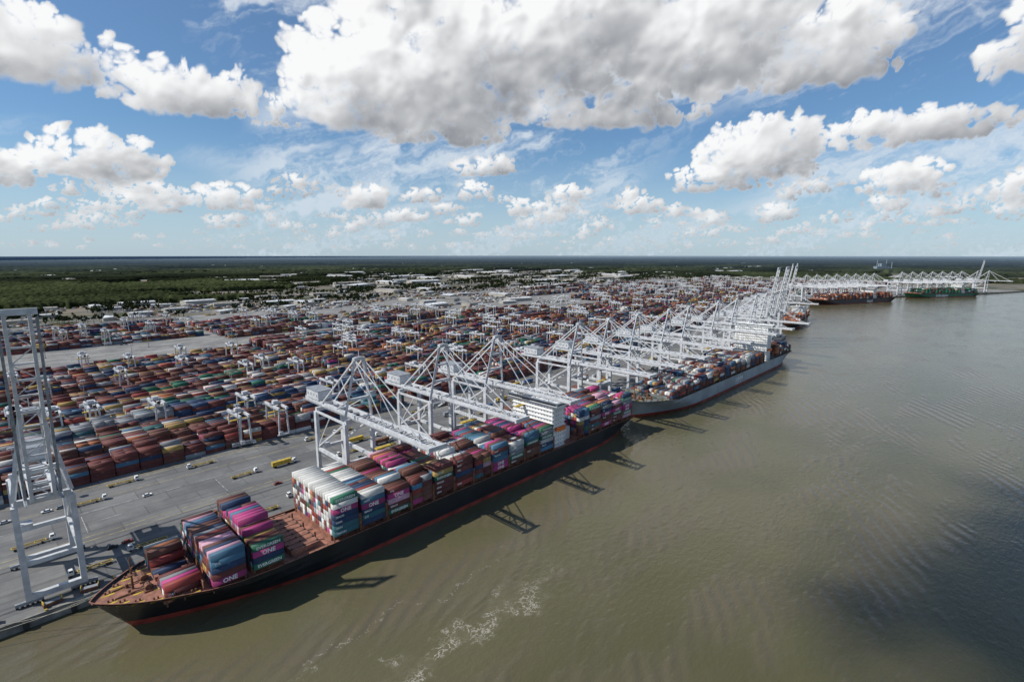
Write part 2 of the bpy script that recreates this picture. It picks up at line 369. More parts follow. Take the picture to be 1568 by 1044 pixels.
# ------------------------------------------------------------------ ships
def text_geo(txt,cache={}):
    if txt in cache: return cache[txt]
    cu=bpy.data.curves.new('t','FONT'); cu.body=txt; cu.size=1; cu.resolution_u=2; cu.offset=.03
    o=bpy.data.objects.new('t',cu); sc.collection.objects.link(o); bpy.context.view_layer.update()
    me=o.to_mesh(); v=[tuple(x.co) for x in me.vertices]; f=[tuple(p.vertices) for p in me.polygons]
    o.to_mesh_clear(); bpy.data.objects.remove(o); w=max(a[0] for a in v)
    cache[txt]=(v,f,w); return cache[txt]
def ship(loc,rz,L,B,zd,hull,deck,bays,acc,wts,fun='blue',labels=False,forecastle=3,stem=11,acc_top=46,Le=(95,38),hulltext=None):
    m=MB()
    ztop=lambda x: zd+forecastle*min(1,max(0,(48-x)/22))
    def hb(x,fr):
        x0=stem*(1-max(0,fr)); le=Le[0]+(Le[1]-Le[0])*max(0,fr)**1.1
        a=min(1,max(0,(x-x0)/le)); g=math.sin(a*math.pi/2)**.78
        st=max(0,(x-L+55)/55); g*=1-(1-max(0,fr))*.55*st*st
        return B/2*g
    frs=[-.25,0,.17,.32,.55,.8,1.0]
    ts=[0,.003,.008,.016,.026,.04,.055,.075,.1,.13,.17,.21,.26,.32,.5,.7,.82,.86,.9,.94,.97,1]
    rings=[]
    for t in ts:
        r=[]
        for fr in frs:
            x0=stem*(1-max(0,fr)); x=x0+(L-x0)*t; z=fr*ztop(x); r.append((x,hb(x,fr),z))
        rings.append(r)
    for sgn in (-1,1):
        n0=len(m.v)
        for r in rings:
            for (x,h,z) in r: m.v.append((x,sgn*h,z))
        K=len(frs)
        for i in range(len(rings)-1):
            for j in range(K-1):
                a=n0+i*K+j;q=(a,a+K,a+K+1,a+1)
                if sgn>0:q=q[::-1]
                m.f.append(q); m.m.append(m.mi('red' if j<2 else hull))
    r=rings[-1]; n0=len(m.v)
    for (x,h,z) in r: m.v+=[(x,-h,z),(x,h,z)]
    for j in range(len(frs)-1): m.f.append((n0+2*j,n0+2*j+1,n0+2*j+3,n0+2*j+2)); m.m.append(m.mi('red' if j<2 else hull))
    n0=len(m.v)
    for r in rings:
        x,h,z=r[-1]; h2=max(0,h-.25); m.v+=[(x+.3,-h2,z-1.1),(x+.3,h2,z-1.1)]
    for i in range(len(rings)-1):
        a=n0+2*i; m.f.append((a,a+2,a+3,a+1)); m.m.append(m.mi(deck))
    for sgn in(-1,1):
        for i in range(len(rings)-1):
            a=rings[i][-1];b=rings[i+1][-1]
            m.beam((a[0],sgn*a[1],a[2]),(b[0],sgn*b[1],b[2]),.35,.2,deck)
    fz=zd+forecastle-1.1
    for sy in(-1,1):
        m.cyl((17,sy*4-1.8,fz+1.4),(17,sy*4+1.8,fz+1.4),1.2,'rust',10); m.b2(15.4,18.6,sy*4-2.6,sy*4+2.6,fz,fz+.6,'rust')
        m.cyl((24,sy*8-2.2,fz+1.3),(24,sy*8+2.2,fz+1.3),1.0,'rust',10); m.b2(22.6,25.4,sy*8-3,sy*8+3,fz,fz+.5,'rust')
        m.cyl((11.5,sy*2.4,fz),(11.5,sy*2.4,fz+1.6),.5,'rust',8); m.beam((16,sy*3.6,fz+.7),(7,sy*3,fz+.3),.5,.4,'rust')
        for x,y in((5,3.2),(8,6.5),(12,10),(17,13.5),(23,16.5),(28,18.5)):
            for dd in(0,1.3): m.cyl((x+dd,sy*y,fz),(x+dd,sy*y,fz+1.0),.32,'rust',6)
            m.b2(x-1.4,x+2.6,sy*y-1.7,sy*y-.7,fz+.01,fz+.05,'yellow')
        for x in (9,14,20,26): m.b2(x-1.8,x+1.8,sy*(x*.34)-.5,sy*(x*.34)+.5,fz+.01,fz+.06,'yellow')
    m.cyl((13,0,fz),(13,0,fz+13),.45,'rust',8,.2); m.beam((13,-2,fz+9),(13,2,fz+9),.2,.2,'rust'); m.b2(12,14,-1.2,1.2,fz+6,fz+6.2,'rust')
    m.b2(29,31,-4,-1,fz,fz+2.6,'rust'); m.b2(20,21.5,-1,1,fz,fz+1.8,'deck')
    m.beam((31.8,-B*.43,fz+1.4),(31.8,B*.43,fz+1.4),.3,3,deck)
    for (x,H,spec) in bays:
        w=min(B/2-2.2,hb(x,1)-1.2)
        m.b2(x-.2,x+12.4,-w+2.2,w-2.2,zd-1.1,zd+1.5,deck)
        if H<=0:
            for yy in np.arange(-w+3.5,w-3,4.2):
                m.b2(x+.3,x+5.8,yy-.1,yy+.1,zd+1.5,zd+1.7,'rust');m.b2(x+6.4,x+11.9,yy-.1,yy+.1,zd+1.5,zd+1.7,'rust')
                for xx in (x+.4,x+6,x+11.8): m.b2(xx-.3,xx+.3,yy-.4,yy+.4,zd+1.5,zd+1.95,'dark')
        if H>0:
            for sy in(-1,1):
                for xx in (x+.3,x+6,x+11.8): m.b2(xx-.25,xx+.25,sy*w-.3,sy*w+.3,zd-1.1,zd+1.7,'rust')
                m.b2(x,x+12.2,sy*w-.5,sy*w+.5,zd+1.35,zd+1.62,'rust')
        if x>78:
            for sy in(-1,1): m.b2(x+12.5,x+13.9,sy*(w+.5)-.35,sy*(w+.5)+.35,zd-1.1,zd+8.5,'rust')
            for zz in (zd+3,zd+5.7,zd+8.4): m.b2(x+12.6,x+13.8,-w,w,zz-.12,zz+.05,'rust')
            for i in range(0,int(w/2.53)*2,2): m.b2(x+12.7,x+13.7,-w+i*2.53,-w+i*2.53+.3,zd-1.1,zd+8.4,'rust')
        else:
            for yy in (-w*.6,0,w*.6): m.b2(x+12.7,x+13.4,yy-.3,yy+.3,zd-1.1,zd+3.0,'rust')
    for x in range(50,int(L)-4,6):
        m.b2(x-.06,x+.06,-B/2+.1,-B/2+.22,zd,zd+1.1,'rust')
    m.b2(50,L-2,-B/2+.12,-B/2+.2,zd+1.0,zd+1.1,'rust')
    x0,x1=acc; zb=zd-1.1; nf=int((acc_top-zb-3)/2.9)
    m.b2(x0,x1,-B*.40,B*.40,zb,zb+nf*2.9,'offwhite')
    m.b2(x0-1,x1-3,-B*.5,B*.5,zb+nf*2.9,zb+nf*2.9+3,'offwhite')
    m.b2(x0-1.06,x0-.98,-B*.48,B*.48,zb+nf*2.9+1.2,zb+nf*2.9+2.3,'glass')
    m.b2(x0,x1-4,-B*.5-.04,B*.5+.04,zb+nf*2.9+1.2,zb+nf*2.9+2.2,'glass')
    for i in range(nf):
        z=zb+i*2.9
        m.b2(x0-.8,x1+1,-B*.42,B*.42,z-.12,z+.06,'offwhite')
        for y in np.arange(-B*.36,B*.37,2.6): m.b2(x0-.03,x0+.1,y-.3,y+.3,z+1.2,z+1.8,'glass')
        for x in np.arange(x0+1.5,x1-1,2.6): m.b2(x-.3,x+.3,-B*.40-.03,B*.40+.03,z+1.2,z+1.8,'glass')
    zt=zb+nf*2.9+3
    m.cyl((x0+4,0,zt),(x0+4,0,zt+9),.5,'offwhite',8,.25); m.b2(x0+2,x0+6,-3,3,zt+5,zt+5.3,'offwhite'); m.cyl((x0+4,5,zt),(x0+4,5,zt+2.4),1.1,'offwhite',10)
    for sy in(-1,1):
        m.hexa([(x0+3,sy*B*.44-1.3,zb+12),(x0+10.5,sy*B*.44-1.3,zb+12),(x0+10.5,sy*B*.44+1.3,zb+12),(x0+3,sy*B*.44+1.3,zb+12),
                (x0+2.2,sy*B*.44-1,zb+14.4),(x0+11.4,sy*B*.44-1,zb+14.4),(x0+11.4,sy*B*.44+1,zb+14.4),(x0+2.2,sy*B*.44+1,zb+14.4)],'orange')
    fx=x1+5 
    m.b2(x1+1.2,x1+12,-B*.3,B*.3,zb,zb+9,'offwhite'); m.b2(fx,fx+6,-4,4,zb+9,zt-4,fun); m.b2(fx-.3,fx+6.3,-4.2,4.2,zt-4,zt-2.4,'dark')
    for yy in(-2,0,2): m.cyl((fx+3,yy,zt-2.4),(fx+3.4,yy,zt+.4),.5,'dark',8)
    o=obj('container_ship',m.mesh('ship_hull'),loc,rz)
    C=[];H_=[];K_=[];TV=[];TF=[]
    z0=zd+1.65
    for (x,H,spec) in bays:
        if H<=0: continue
        w=min(B/2-.5,hb(x,1)-.6); n=int(2*w/2.52); yy=(np.arange(n)-(n-1)/2)*2.52
        dom=spec.get('dom'); top=spec.get('top'); pt=spec.get('pt',.55); hs=[]
        cur=H
        for j in range(n):
            if j%3==0: cur=H-RS.choice([0,0,0,0,1,1] if not spec.get('flat') else [0,0,0,0,0])
            hs.append(max(0,cur))
        if 'hs' in spec: hs=[spec['hs'][int(j*len(spec['hs'])/n)] for j in range(n)]
        for j in range(n):
            twenty=RS.rand()<.12
            for l in range(hs[j]):
                kk=pick(wts)
                if dom and RS.rand()<.4: kk=dom
                if top and l>=hs[j]-1 and RS.rand()<pt: kk=top
                if labels and j<2 and l<4 and not top=='white' and RS.rand()<.20: kk='magenta'
                if labels and j<1 and RS.rand()<.12: kk='green'
                zc=z0+1.3+l*2.62
                parts=[(x+3.02,2.95),(x+9.16,2.95)] if twenty else [(x+6.1,6.04)]
                for (xc,hx_) in parts:
                    if twenty: kk=pick(wts)
                    C.append((xc,yy[j],zc));H_.append((hx_,1.17,1.27));K_.append(jit(PAL[kk]))
                if labels and j==0 and not twenty:
                    t={'magenta':'ONE','green':'EVERGREEN'}.get(kk)
                    sz=2.5
                    if t is None and RS.rand()<.55: t=random.choice(['HMM','YML','CAI','TRITON','SEACO']);sz=1.3
                    if t:
                        v,f,wd=text_geo(t); sz=min(sz,9.5/wd); nb=len(TV)
                        for a in v: TV.append((x+ (6.1-wd*sz/2 if sz>1.4 else 1.0)+a[0]*sz,yy[j]-1.17-.03,zc-.36*sz+a[1]*sz))
                        for q in f: TF.append(tuple(nb+i for i in q))
    obj('deck_containers',boxes('deck_containers',C,H_,K_),parent=o)
    if hulltext:
        tx,tz,sz=hulltext[1:]; v,f,wd=text_geo(hulltext[0]); nb=len(TV)
        for a in v: TV.append((tx+a[0]*sz,-B/2-.06,tz+a[1]*sz))
        for q in f: TF.append(tuple(nb+i for i in q))
    if TV:
        me=bpy.data.meshes.new('lettering'); me.from_pydata(TV,[],TF); me.materials.append(M['offwhite']); obj('lettering',me,parent=o)
    return o
W1=dict(maroon=.27,brown=.17,navy=.18,magenta=.05,pinkw=.012,white=.08,ltblue=.08,green=.055,grey=.06,red=.05,mustard=.02,orange=.03,teal=.03)
W2=dict(maroon=.2,brown=.2,navy=.15,white=.16,grey=.13,mustard=.04,ltblue=.05,orange=.04,green=.02,red=.05)
b1=[(20,3,dict(hs=[2,2,1,0,1,2,3,3])),(34.5,5,dict(top='pinkw',pt=.25,hs=[5,5,5,5,5,5,5,5,4])),(49.5,5,dict(top='magenta',hs=[4,4,5,6,6,6,5,6,6])),(66,0,{}),
    (84,7,dict(top='white',dom='white',flat=1,pt=.97)),(98.2,6,dict(top='white')),(112.4,6,{}),(126.6,6,dict(top='magenta',pt=.3)),(140.8,6,dict(dom='maroon')),(155,6,dict(top='white',pt=.9)),
    (169.2,6,dict(dom='maroon')),(183.4,6,dict(dom='ltblue')),(197.6,6,dict(dom='brown')),(211.8,6,dict(top='magenta',pt=.3)),(226,6,{}),
    (266.5,7,dict(top='magenta')),(280.7,7,dict(top='magenta')),(294.9,7,{}),(309.1,7,dict(top='pinkw',pt=.3)),(323.3,7,dict(top='magenta'))]
ship((15,-26,0),0,338,45,12.5,'hullblack','deck',b1,(241,254),W1,labels=True,fun='red',acc_top=45)
b2=[(38,2,{}),(52.5,3,{}),(67,4,dict(dom='grey')),(81.5,3,dict(top='white')),(96,4,{}),(110.5,5,dict(top='white')),(125,4,{}),(139.5,5,{}),(154,5,dict(dom='navy')),(168.5,5,{}),(183,5,{}),(197.5,5,dict(top='white')),(212,5,{}),(226.5,5,{}),(241,4,{}),(255.5,4,dict(dom='brown')),
    (312,5,dict(dom='orange')),(326.5,5,dict(dom='orange')),(341,5,{}),(355,4,{})]
ship((374,-28.5,0),0,371,49,13.5,'hullgrey','deckgrey',b2,(284,298),W2,labels=False,fun='blue',acc_top=56,hulltext=('HMM',178,4,9))
W3=dict(orange=.5,brown=.12,navy=.12,white=.1,maroon=.12,grey=.05)
W4=dict(green=.62,brown=.1,navy=.08,white=.06,maroon=.1,orange=.04)
def bl(L,n0,acc,h):
    r=[];x=n0
    while x<L-16:
        if not (acc-14<x<acc+26): r.append((x,int(h+RS.choice([-1,0,0])),{}))
        x+=14.4
    return r
ang=math.atan2(30,200); ship((1050+28*math.sin(ang)-10,62-22,0),ang,215,32,11,'hullorange','deck',bl(215,50,150,4),(150,160),W3,fun='orange',acc_top=34,forecastle=2,Le=(60,32))
ang=math.atan2(40-176,1937-1640); ship((1632+26*math.sin(ang),178-26*math.cos(ang),0),ang,337,46,13,'hullorange','deck',bl(337,50,240,6),(240,253),W3,fun='orange',hulltext=('Lloyd',210,3,11))
ang=math.atan2(-141-19,2387-2122); ship((2118+25*math.sin(ang),19-25*math.cos(ang),0),ang,305,43,13,'hullgreen','deck',bl(305,50,225,6),(225,237),W4,fun='hullgreen',hulltext=('EVERGREEN',110,3,10))

# ------------------------------------------------------------------ container yard
C=[];H_=[];K_=[];rtg=[]
def addblock(sa,sb,y,rows,wts):
    n=int((sb-sa)/12.5); 
    if n<1: return
    occ=vn(np.array([(sa+sb)/2/160.]),np.array([y/70.]),3)[0]
    if occ<.14 and y>520: return
    baseh=RS.choice([4,4,4,5,5,5]) if y<520 else RS.choice([2,3,4,4,5]); dom=pick(wts) if RS.rand()<.8 else None; pr=RS.uniform(.2,.6)
    thr=.04 if y<420 else .14
    for i in range(n):
        sx=sa+i*12.5+6.2
        hn=vn(np.array([sx/30.]),np.array([y/9.]),5)[0]
        if i%4==0 and RS.rand()<.6: dom=pick(wts)
        if hn<thr: continue
        for j in range(rows):
            h=int(round(baseh+(hn-.5)*2.0+RS.choice([-1,0,0,0,0,0,1])))
            h=max(0,min(6 if y<500 else 5,h))
            tw=RS.rand()<.12
            for l in range(h):
                if 0<j<rows-1 and l<h-2: continue
                kk=dom if (dom and RS.rand()<pr) else pick(wts)
                if tw:
                    for dx in(-3.08,3.08):
                        C.append((sx+dx,y+j*2.7+1.3,GZ+1.33+l*2.6));H_.append((2.95,1.2,1.28));K_.append(jit(PAL[kk]))
                else:
                    C.append((sx+RS.uniform(-.1,.1),y+j*2.7+1.3,GZ+1.33+l*2.6));H_.append((6.0,1.2,1.28));K_.append(jit(PAL[kk]))
sbk=[(-330,-118),(-106,262),(276,520)]; s=536
while s<2750:
    Ln=RS.choice([215,240,190]); sbk.append((s,s+Ln)); s+=Ln+22
for (sa,sb) in sbk:
    mid=(sa+sb)/2
    y=max(shoreY(sa),shoreY(sb),shoreY(mid),0)+133
    if mid>2150: y=max(y,140)
    ymax=960 if mid<420 else (760 if mid<800 else 640 if mid<1200 else 940 if mid<1500 else 1130 if mid<2200 else 1000)
    k=0
    while y<ymax:
        sparse=(vn(np.array([mid/420.]),np.array([y/200.]),9)[0])
        if not(sparse<.20 and y>520):
            off=RS.uniform(0,4)
            addblock(sa+off,sb,y,7 if y<420 else 6,WY)
            if y<900 or RS.rand()<.4:
                for _ in range(RS.choice([0,1,1,2])+(sb-sa>300)): rtg.append((RS.uniform(sa+12,sb-12),y))
        k+=1; y+=(22.8 if y<420 else 24.5) if k%3 else 34
for i in range(26):
    for j in range(14):
        for l in range(3): C.append((1580+i*13,1150+j*6+0.2*i,GZ+1.3+l*2.6));H_.append((6.05,1.4,1.29));K_.append(jit((.6,.6,.57)))
for _ in range(16000):
    x=RS.uniform(-150,2900);y=RS.uniform(680,1480)
    if y< (985 if x<520 else 790 if x<830 else 680 if x<1230 else 970 if x<1520 else 1150): continue
    if vn(np.array([x/90.]),np.array([y/40.]),21)[0]<.55: continue
    y=round(y/9)*9+ (0 if RS.rand()<.5 else 1.5)
    kk=pick(dict(white=.4,grey=.2,maroon=.15,navy=.1,mustard=.1,orange=.05))
    C.append((x,y,GZ+1.9));H_.append((6.0,1.25,1.3));K_.append(jit(PAL[kk]))
obj('container_stacks',boxes('container_stacks',C,H_,K_))
print('containers',len(C))

def rtgm():
    m=MB();W='white'
    for y in(-1.6,22):
        for x in(-3.6,3.6):
            m.beam((x,y,1.4),(x*.75,y,21.5),.8,1.1,W); m.cyl((x-1,y-.3,.75),(x-1,y+.3,.75),.75,'dark',10); m.cyl((x+1,y-.3,.75),(x+1,y+.3,.75),.75,'dark',10)
        m.b2(-5,5,y-.5,y+.5,1.3,2.3,W); m.b2(-2.9,2.9,y-.3,y+.3,19.8,20.6,W)
    m.b2(-4.2,-1.4,-3.6,-2.2,2.4,5,W)
    for x in(-2.9,2.9): m.b2(x-.6,x+.6,-3,23.4,21.4,23.2,W)
    for x in (-4.1,4.1): m.b2(x-.4,x+.4,-3,23.4,21.6,21.75,'grey'); m.b2(x-.03,x+.03,-3,23.4,22.6,22.7,W)
    m.b2(-4,4,8,13,23.2,23.9,'grey'); m.b2(-2.5,1.5,8.5,12,23.9,26,W); m.b2(1,3.2,13.2,15.2,18.6,21,W); m.b2(.95,3.25,13.1,13.4,19,20.5,'glass')
    for x in(-1.5,1.5):
        for y in(9.5,11): m.beam((x,y,23),(x,y,17.5),.07,.07,'dark')
    m.b2(-6.1,6.1,9.2,11.4,17,17.6,'yellow')
    return m.mesh('rtg_mesh')
rm=rtgm()
for (x,y) in rtg: obj('yard_gantry_crane',rm,(x,y-1.6,GZ+.02))

m=MB(); m.cyl((0,0,0),(0,0,32),.38,'grey',8,.18); m.b2(-1.6,1.6,-1.6,1.6,31.6,31.9,'grey')
for i in range(8):
    a=i*math.pi/4; m.box(1.6*math.cos(a),1.6*math.sin(a),31.2,.7,.7,.5,'offwhite')
m.b2(-.9,.9,-.9,.9,0,.8,'concrete'); lm=m.mesh('light_mast_mesh')
for x in range(-120,2600,115):
    for i,y in enumerate((130,300,480,660,850,1040)):
        yy=y+max(0,shoreY(x)); obj('light_mast',lm,(x+(i%2)*50+8,yy,GZ))

# ------------------------------------------------------------------ vehicles
def truck(col,kind):
    m=MB()
    m.b2(-8,6,-.45,.45,.9,1.2,'dark')
    for x in(-7,-5.8,2.6,6.6):
        for sy in(-1,1): m.cyl((x,sy*.75,.5),(x,sy*1.22,.5),.5,'dark',10)
    cb='offwhite'
    m.b2(5.3,7.6,-1.2,1.2,.8,2.1,cb); m.hexa([(5.4,-1.1,2.1),(7.5,-1.1,2.1),(7.5,1.1,2.1),(5.4,1.1,2.1),(5.6,-1,3.1),(7.1,-1,3.1),(7.1,1,3.1),(5.6,1,3.1)],cb)
    m.b2(7.2,7.56,-.95,.95,2.15,2.8,'glass'); m.b2(5.7,6.9,-1.12,1.12,2.2,2.85,'glass')
    if kind=='box': m.b2(-8.1,4.1,-1.22,1.22,1.3,3.9,col); 
    if kind=='flat': 
        for sy in(-1,1): m.b2(-8.1,4.1,sy*1.0-.15,sy*1.0+.15,1.2,1.45,'yellow')
        for x in(-8,-4,0,4): m.b2(x-.15,x+.15,-1.2,1.2,1.2,1.45,'yellow')
    return m.mesh('truck_mesh')
T=[truck('yellow','box'),truck('white','flat'),truck('grey','box'),truck('rust','box'),truck('yellow','flat'),truck('blue','box')]
tp=[(127,76,0),(103,77,4),(48,117,1),(121,130.3,2),(165,64,1),(210,72,4),(236,86,3),(275,64,1),(300,92,5),(330,80,0),(372,70,2),(410,96,1),(455,76,3),(480,64,4),(530,88,1),(575,76,2),(610,64,5),(150,30,1),(212,28,4),(262,27,3),(-20,90,1),(5,66,4),(660,84,1),(700,70,0),(30,100,1),(185,108,1)]
for i in range(70): tp.append((RS.uniform(160,850),RS.choice([64,72,80,92,108,116,20,28,34]),int(RS.choice([1,1,4,4,2,3,5,0]))))
for x,y,t in ((20,22,4),(42,27,1),(66,33,3),(92,20,1),(116,28,4),(132,34,3),(88,114,1)): tp.append((x,y,t))
for x,y,t in tp: obj('terminal_truck',T[t],(x,y,GZ+.05),math.pi*(RS.rand()<.5)+RS.uniform(-.03,.03))
def car(col):
    m=MB(); m.b2(-2.2,2.2,-.88,.88,.35,.95,col)
    m.hexa([(-1.6,-.8,.95),(1.2,-.8,.95),(1.2,.8,.95),(-1.6,.8,.95),(-1.2,-.66,1.5),(.5,-.66,1.5),(.5,.66,1.5),(-1.2,.66,1.5)],'glass')
    m.b2(-1.1,.4,-.64,.64,1.5,1.54,col)
    for x in(-1.4,1.4):
        for sy in(-1,1): m.cyl((x,sy*.7,.33),(x,sy*.92,.33),.33,'dark',10)
    return m.mesh('car_mesh')
cm=[car(c) for c in('offwhite','grey','white','dark','red')]
for i,(x,y) in enumerate([(12,104),(18,104.3),(-4,104),(30,36),(36,37),(78,30),(83,30),(88,30.2),(60,22),(112,50),(134,56),(168,52),(186,55),(300,50),(320,56),(54,88)]):
    obj('parked_car',cm[i%5],(x,y,GZ+.05),RS.choice([0,math.pi,.1]))
m=MB(); m.b2(-6.2,6.2,-5.5,5.5,.3,1.2,'deck')
for y in range(-5,6,2): m.b2(-6.2,6.2,y-.12,y+.12,1.2,1.45,'rust')
for sx in(-1,1):
    for sy in(-1,1): m.b2(sx*5.8-.4,sx*5.8+.4,sy*5-.4,sy*5+.4,0,.3,'dark')
hm=m.mesh('hatch_cover_mesh')
for x,y in ((168,26),(182,26),(228,30),(300,58),(314,58),(420,58),(470,60),(540,58),(600,58)): obj('hatch_cover',hm,(x,y,GZ+.05))
m=MB(); m.b2(-3,3,-1.2,1.2,.15,1.3,'rust'); m.b2(-2.8,2.8,-1.0,1.0,1.3,1.5,'grey')
for x in(-2.8,2.8): m.b2(x-.1,x+.1,-1.2,1.2,1.3,2.4,'yellow')
bm_=m.mesh('bin_mesh')
for x in range(-10,330,13): obj('lashing_gear_bin',bm_,(x+RS.uniform(-4,4),4.6+RS.uniform(-1,1),GZ+.05),RS.uniform(-.2,.2))

# ------------------------------------------------------------------ warehouses
def wh(w,d,h,roof='roofwhite'):
    m=MB(); m.b2(-w/2,w/2,-d/2,d/2,0,h,'wall')
    n=len(m.v); r=h+d*.05
    m.v+=[(-w/2-.5,-d/2-.5,h+.01),(w/2+.5,-d/2-.5,h+.01),(w/2+.5,0,r),(-w/2-.5,0,r),(w/2+.5,d/2+.5,h+.01),(-w/2-.5,d/2+.5,h+.01)]
    for q in((0,1,2,3),(3,2,4,5)): m.f.append(tuple(n+i for i in q)); m.m.append(m.mi(roof))
    for q in((1,4,2),(0,3,5)): m.f.append(tuple(n+i for i in q)); m.m.append(m.mi('wall'))
    x=-w/2+6
    while x<w/2-4:
        m.b2(x-1.8,x+1.8,-d/2-.06,-d/2+.1,.2,4.5,'grey'); x+=8
    for x in np.arange(-w/2+10,w/2-5,14): m.b2(x-1,x+1,-d/4-.8,-d/4+.8,h+d*.025,h+d*.025+.8,'grey')
    return m.mesh('warehouse_mesh')
WM=[wh(80,36,9),wh(130,50,11,'rooftan'),wh(45,22,7),wh(150,60,11),wh(60,30,8,'rooftan')]
wpos=[]
for i in range(110): wpos.append((RS.uniform(-100,900),RS.uniform(1060,1480),int(RS.choice([0,2,2,2,4]))))
for i in range(22): wpos.append((RS.uniform(750,1220),RS.uniform(720,1100),int(RS.choice([0,2,2,4]))))
for i in range(280): wpos.append((RS.uniform(900,3500),RS.uniform(1220,3200),int(RS.choice([0,1,4,2,2,3]))))
for i in range(120):
    a=math.radians(RS.uniform(-5,92)); r=RS.uniform(2900,9500); wpos.append((r*math.cos(a),r*math.sin(a),int(RS.choice([1,3,0]))))
clear=[]; placed=[]
for x,y,t in wpos:
    if y<shoreY(x)+500 and x>2600 and y<900: continue
    if any((x-a)**2+(y-b)**2<85**2 for a,b in placed): continue
    placed.append((x,y)); clear.append((x,y,[60,95,42,110,50][t]))
    obj('warehouse',WM[t],(x,y,GZ),RS.choice([0,.15,-.2,math.pi/2,.6]))
m=MB(); m.b2(-60,60,-20,20,0,38,'haz'); m.b2(-20,25,-18,18,38,62,'haz'); m.b2(60,130,-18,18,0,22,'haz')
for x in(-45,40,90): m.cyl((x,0,20),(x,0,95 if x<80 else 75),4,'haz',10,2.8)
for i in range(8): m.b2(-55+i*14,-50+i*14,-20.2,-20,8,30,'grey')
obj('paper_mill',m.mesh('paper_mill'),(5335,556,GZ),-.7)

# ------------------------------------------------------------------ forest
cam0=np.array([0,-254.]); A0=math.radians(44)
def fmask(x,y):
    t=np.clip((x-700)/1000,0,1); edge=1430+t*1250+ (vn(x/260,y/260,31)-.5)*460
    far=(x>3250+(vn(x/300,y/300,33)-.5)*500)&(y>np.interp(x,[p[0] for p in shore],[p[1] for p in shore])+60)
    f=(y>edge)|far
    f&=(vn(x/620,y/340,35)*.6+vn(x/170,y/120,36)*.4)<.66
    for cx,cy,cr in clear: f&=~(((np.abs(x-cx)<cr)&(np.abs(y-cy)<cr*.9)))
    return f
def domes(x,y,c):
    xi=np.floor(x/c);yi=np.floor(y/c);best=np.zeros_like(x);idh=np.zeros_like(x)
    for dx in(-1,0,1):
        for dy in(-1,0,1):
            a=xi+dx;b=yi+dy
            h1=np.sin(a*12.9898+b*78.233)*43758.5453;h1-=np.floor(h1)
            h2=np.sin(a*39.34+b*11.13)*24634.634;h2-=np.floor(h2)
            h3=np.sin(a*73.1+b*52.2)*15731.7;h3-=np.floor(h3)
            d2=((x-(a+h1)*c)**2+(y-(b+h2)*c)**2)/(c*.8)**2
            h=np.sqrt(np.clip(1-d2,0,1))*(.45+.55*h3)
            idh=np.where(h>best,h3,idh);best=np.maximum(best,h)
    return best,idh
def canopy(r,th,c,amp):
    Rr,Th=np.meshgrid(r,th,indexing='ij')
    x=cam0[0]+Rr*np.cos(Th);y=cam0[1]+Rr*np.sin(Th)
    x=x+RS.uniform(-.5,.5,x.shape)*1.5;y=y+RS.uniform(-.5,.5,x.shape)*1.5
    f=fmask(x,y); dm,ih=domes(x,y,c)
    z=np.where(f,GZ+2+dm*amp+vn(x/90,y/90,41)*5+RS.uniform(-1,1,x.shape),GZ-3)
    big=fbm(x/700,y/500,71,4); sml=RS.uniform(.75,1.25,x.shape)
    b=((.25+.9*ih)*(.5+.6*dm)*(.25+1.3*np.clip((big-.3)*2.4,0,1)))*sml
    col=np.stack([b*.034,b*.040,b*.017],-1)+np.array([.004,.006,.003])  # albedo kept dark, with the cloud shade over the forest put into it
    nr,nt_=x.shape; idx=np.arange(nr*nt_).reshape(nr,nt_)
    q=np.stack([idx[:-1,:-1],idx[1:,:-1],idx[1:,1:],idx[:-1,1:]],-1).reshape(-1,4)
    keep=f.ravel()[q].any(1); q=q[keep]
    used=np.unique(q); mp=np.full(nr*nt_,-1);mp[used]=np.arange(len(used))
    return np.stack([x.ravel(),y.ravel(),z.ravel()],1)[used],mp[q],col.reshape(-1,3)[used]
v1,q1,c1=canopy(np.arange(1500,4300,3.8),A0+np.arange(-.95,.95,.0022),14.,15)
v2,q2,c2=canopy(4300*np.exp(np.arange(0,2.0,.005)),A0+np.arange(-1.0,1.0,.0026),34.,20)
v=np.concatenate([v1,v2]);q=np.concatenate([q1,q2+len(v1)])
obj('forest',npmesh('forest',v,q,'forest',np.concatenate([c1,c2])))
def tree_tmpl():
    vs=[];fs=[]
    n=6
    for z,r in((0,.35),(6,.2)):
        for i in range(n): vs.append((r*math.cos(i*2*math.pi/n),r*math.sin(i*2*math.pi/n),z))
    for i in range(n): fs.append((i,(i+1)%n,n+(i+1)%n,n+i))
    cl=[(RS.uniform(-2.2,2.2),RS.uniform(-2.2,2.2),RS.uniform(4,10)) for _ in range(9)]
    for c in cl[:4]:
        b=len(vs); vs+= [(.1,0,4),(-.1,0,4),(c[0]-.05,c[1],c[2]),(c[0]+.05,c[1],c[2])]; fs.append((b,b+1,b+2,b+3))
    for _ in range(110):
        c=cl[RS.randint(9)]; d=RS.normal(size=3); d/=np.linalg.norm(d); p=np.array(c)+d*RS.uniform(.6,1.8)
        u=np.cross(d+RS.normal(size=3)*.3,[0,0,1.]);u/=np.linalg.norm(u);w=np.cross(d,u); s=RS.uniform(.6,1.1)
        b=len(vs); vs+=[tuple(p+u*s),tuple(p+w*s),tuple(p-u*s),tuple(p-w*s)]; fs.append((b,b+1,b+2,b+3))
    return np.array(vs),np.array(fs)
tv,tf=tree_tmpl()
px=RS.uniform(-200,3200,40000);py=RS.uniform(1060,2800,40000)
ok=(vn(px/130,py/70,51)>.60)&(~fmask(px,py))
for cx,cy,cr in clear: ok&=~((np.abs(px-cx)<cr*.8)&(np.abs(py-cy)<cr*.5))
px=px[ok][:4400];py=py[ok][:4400]
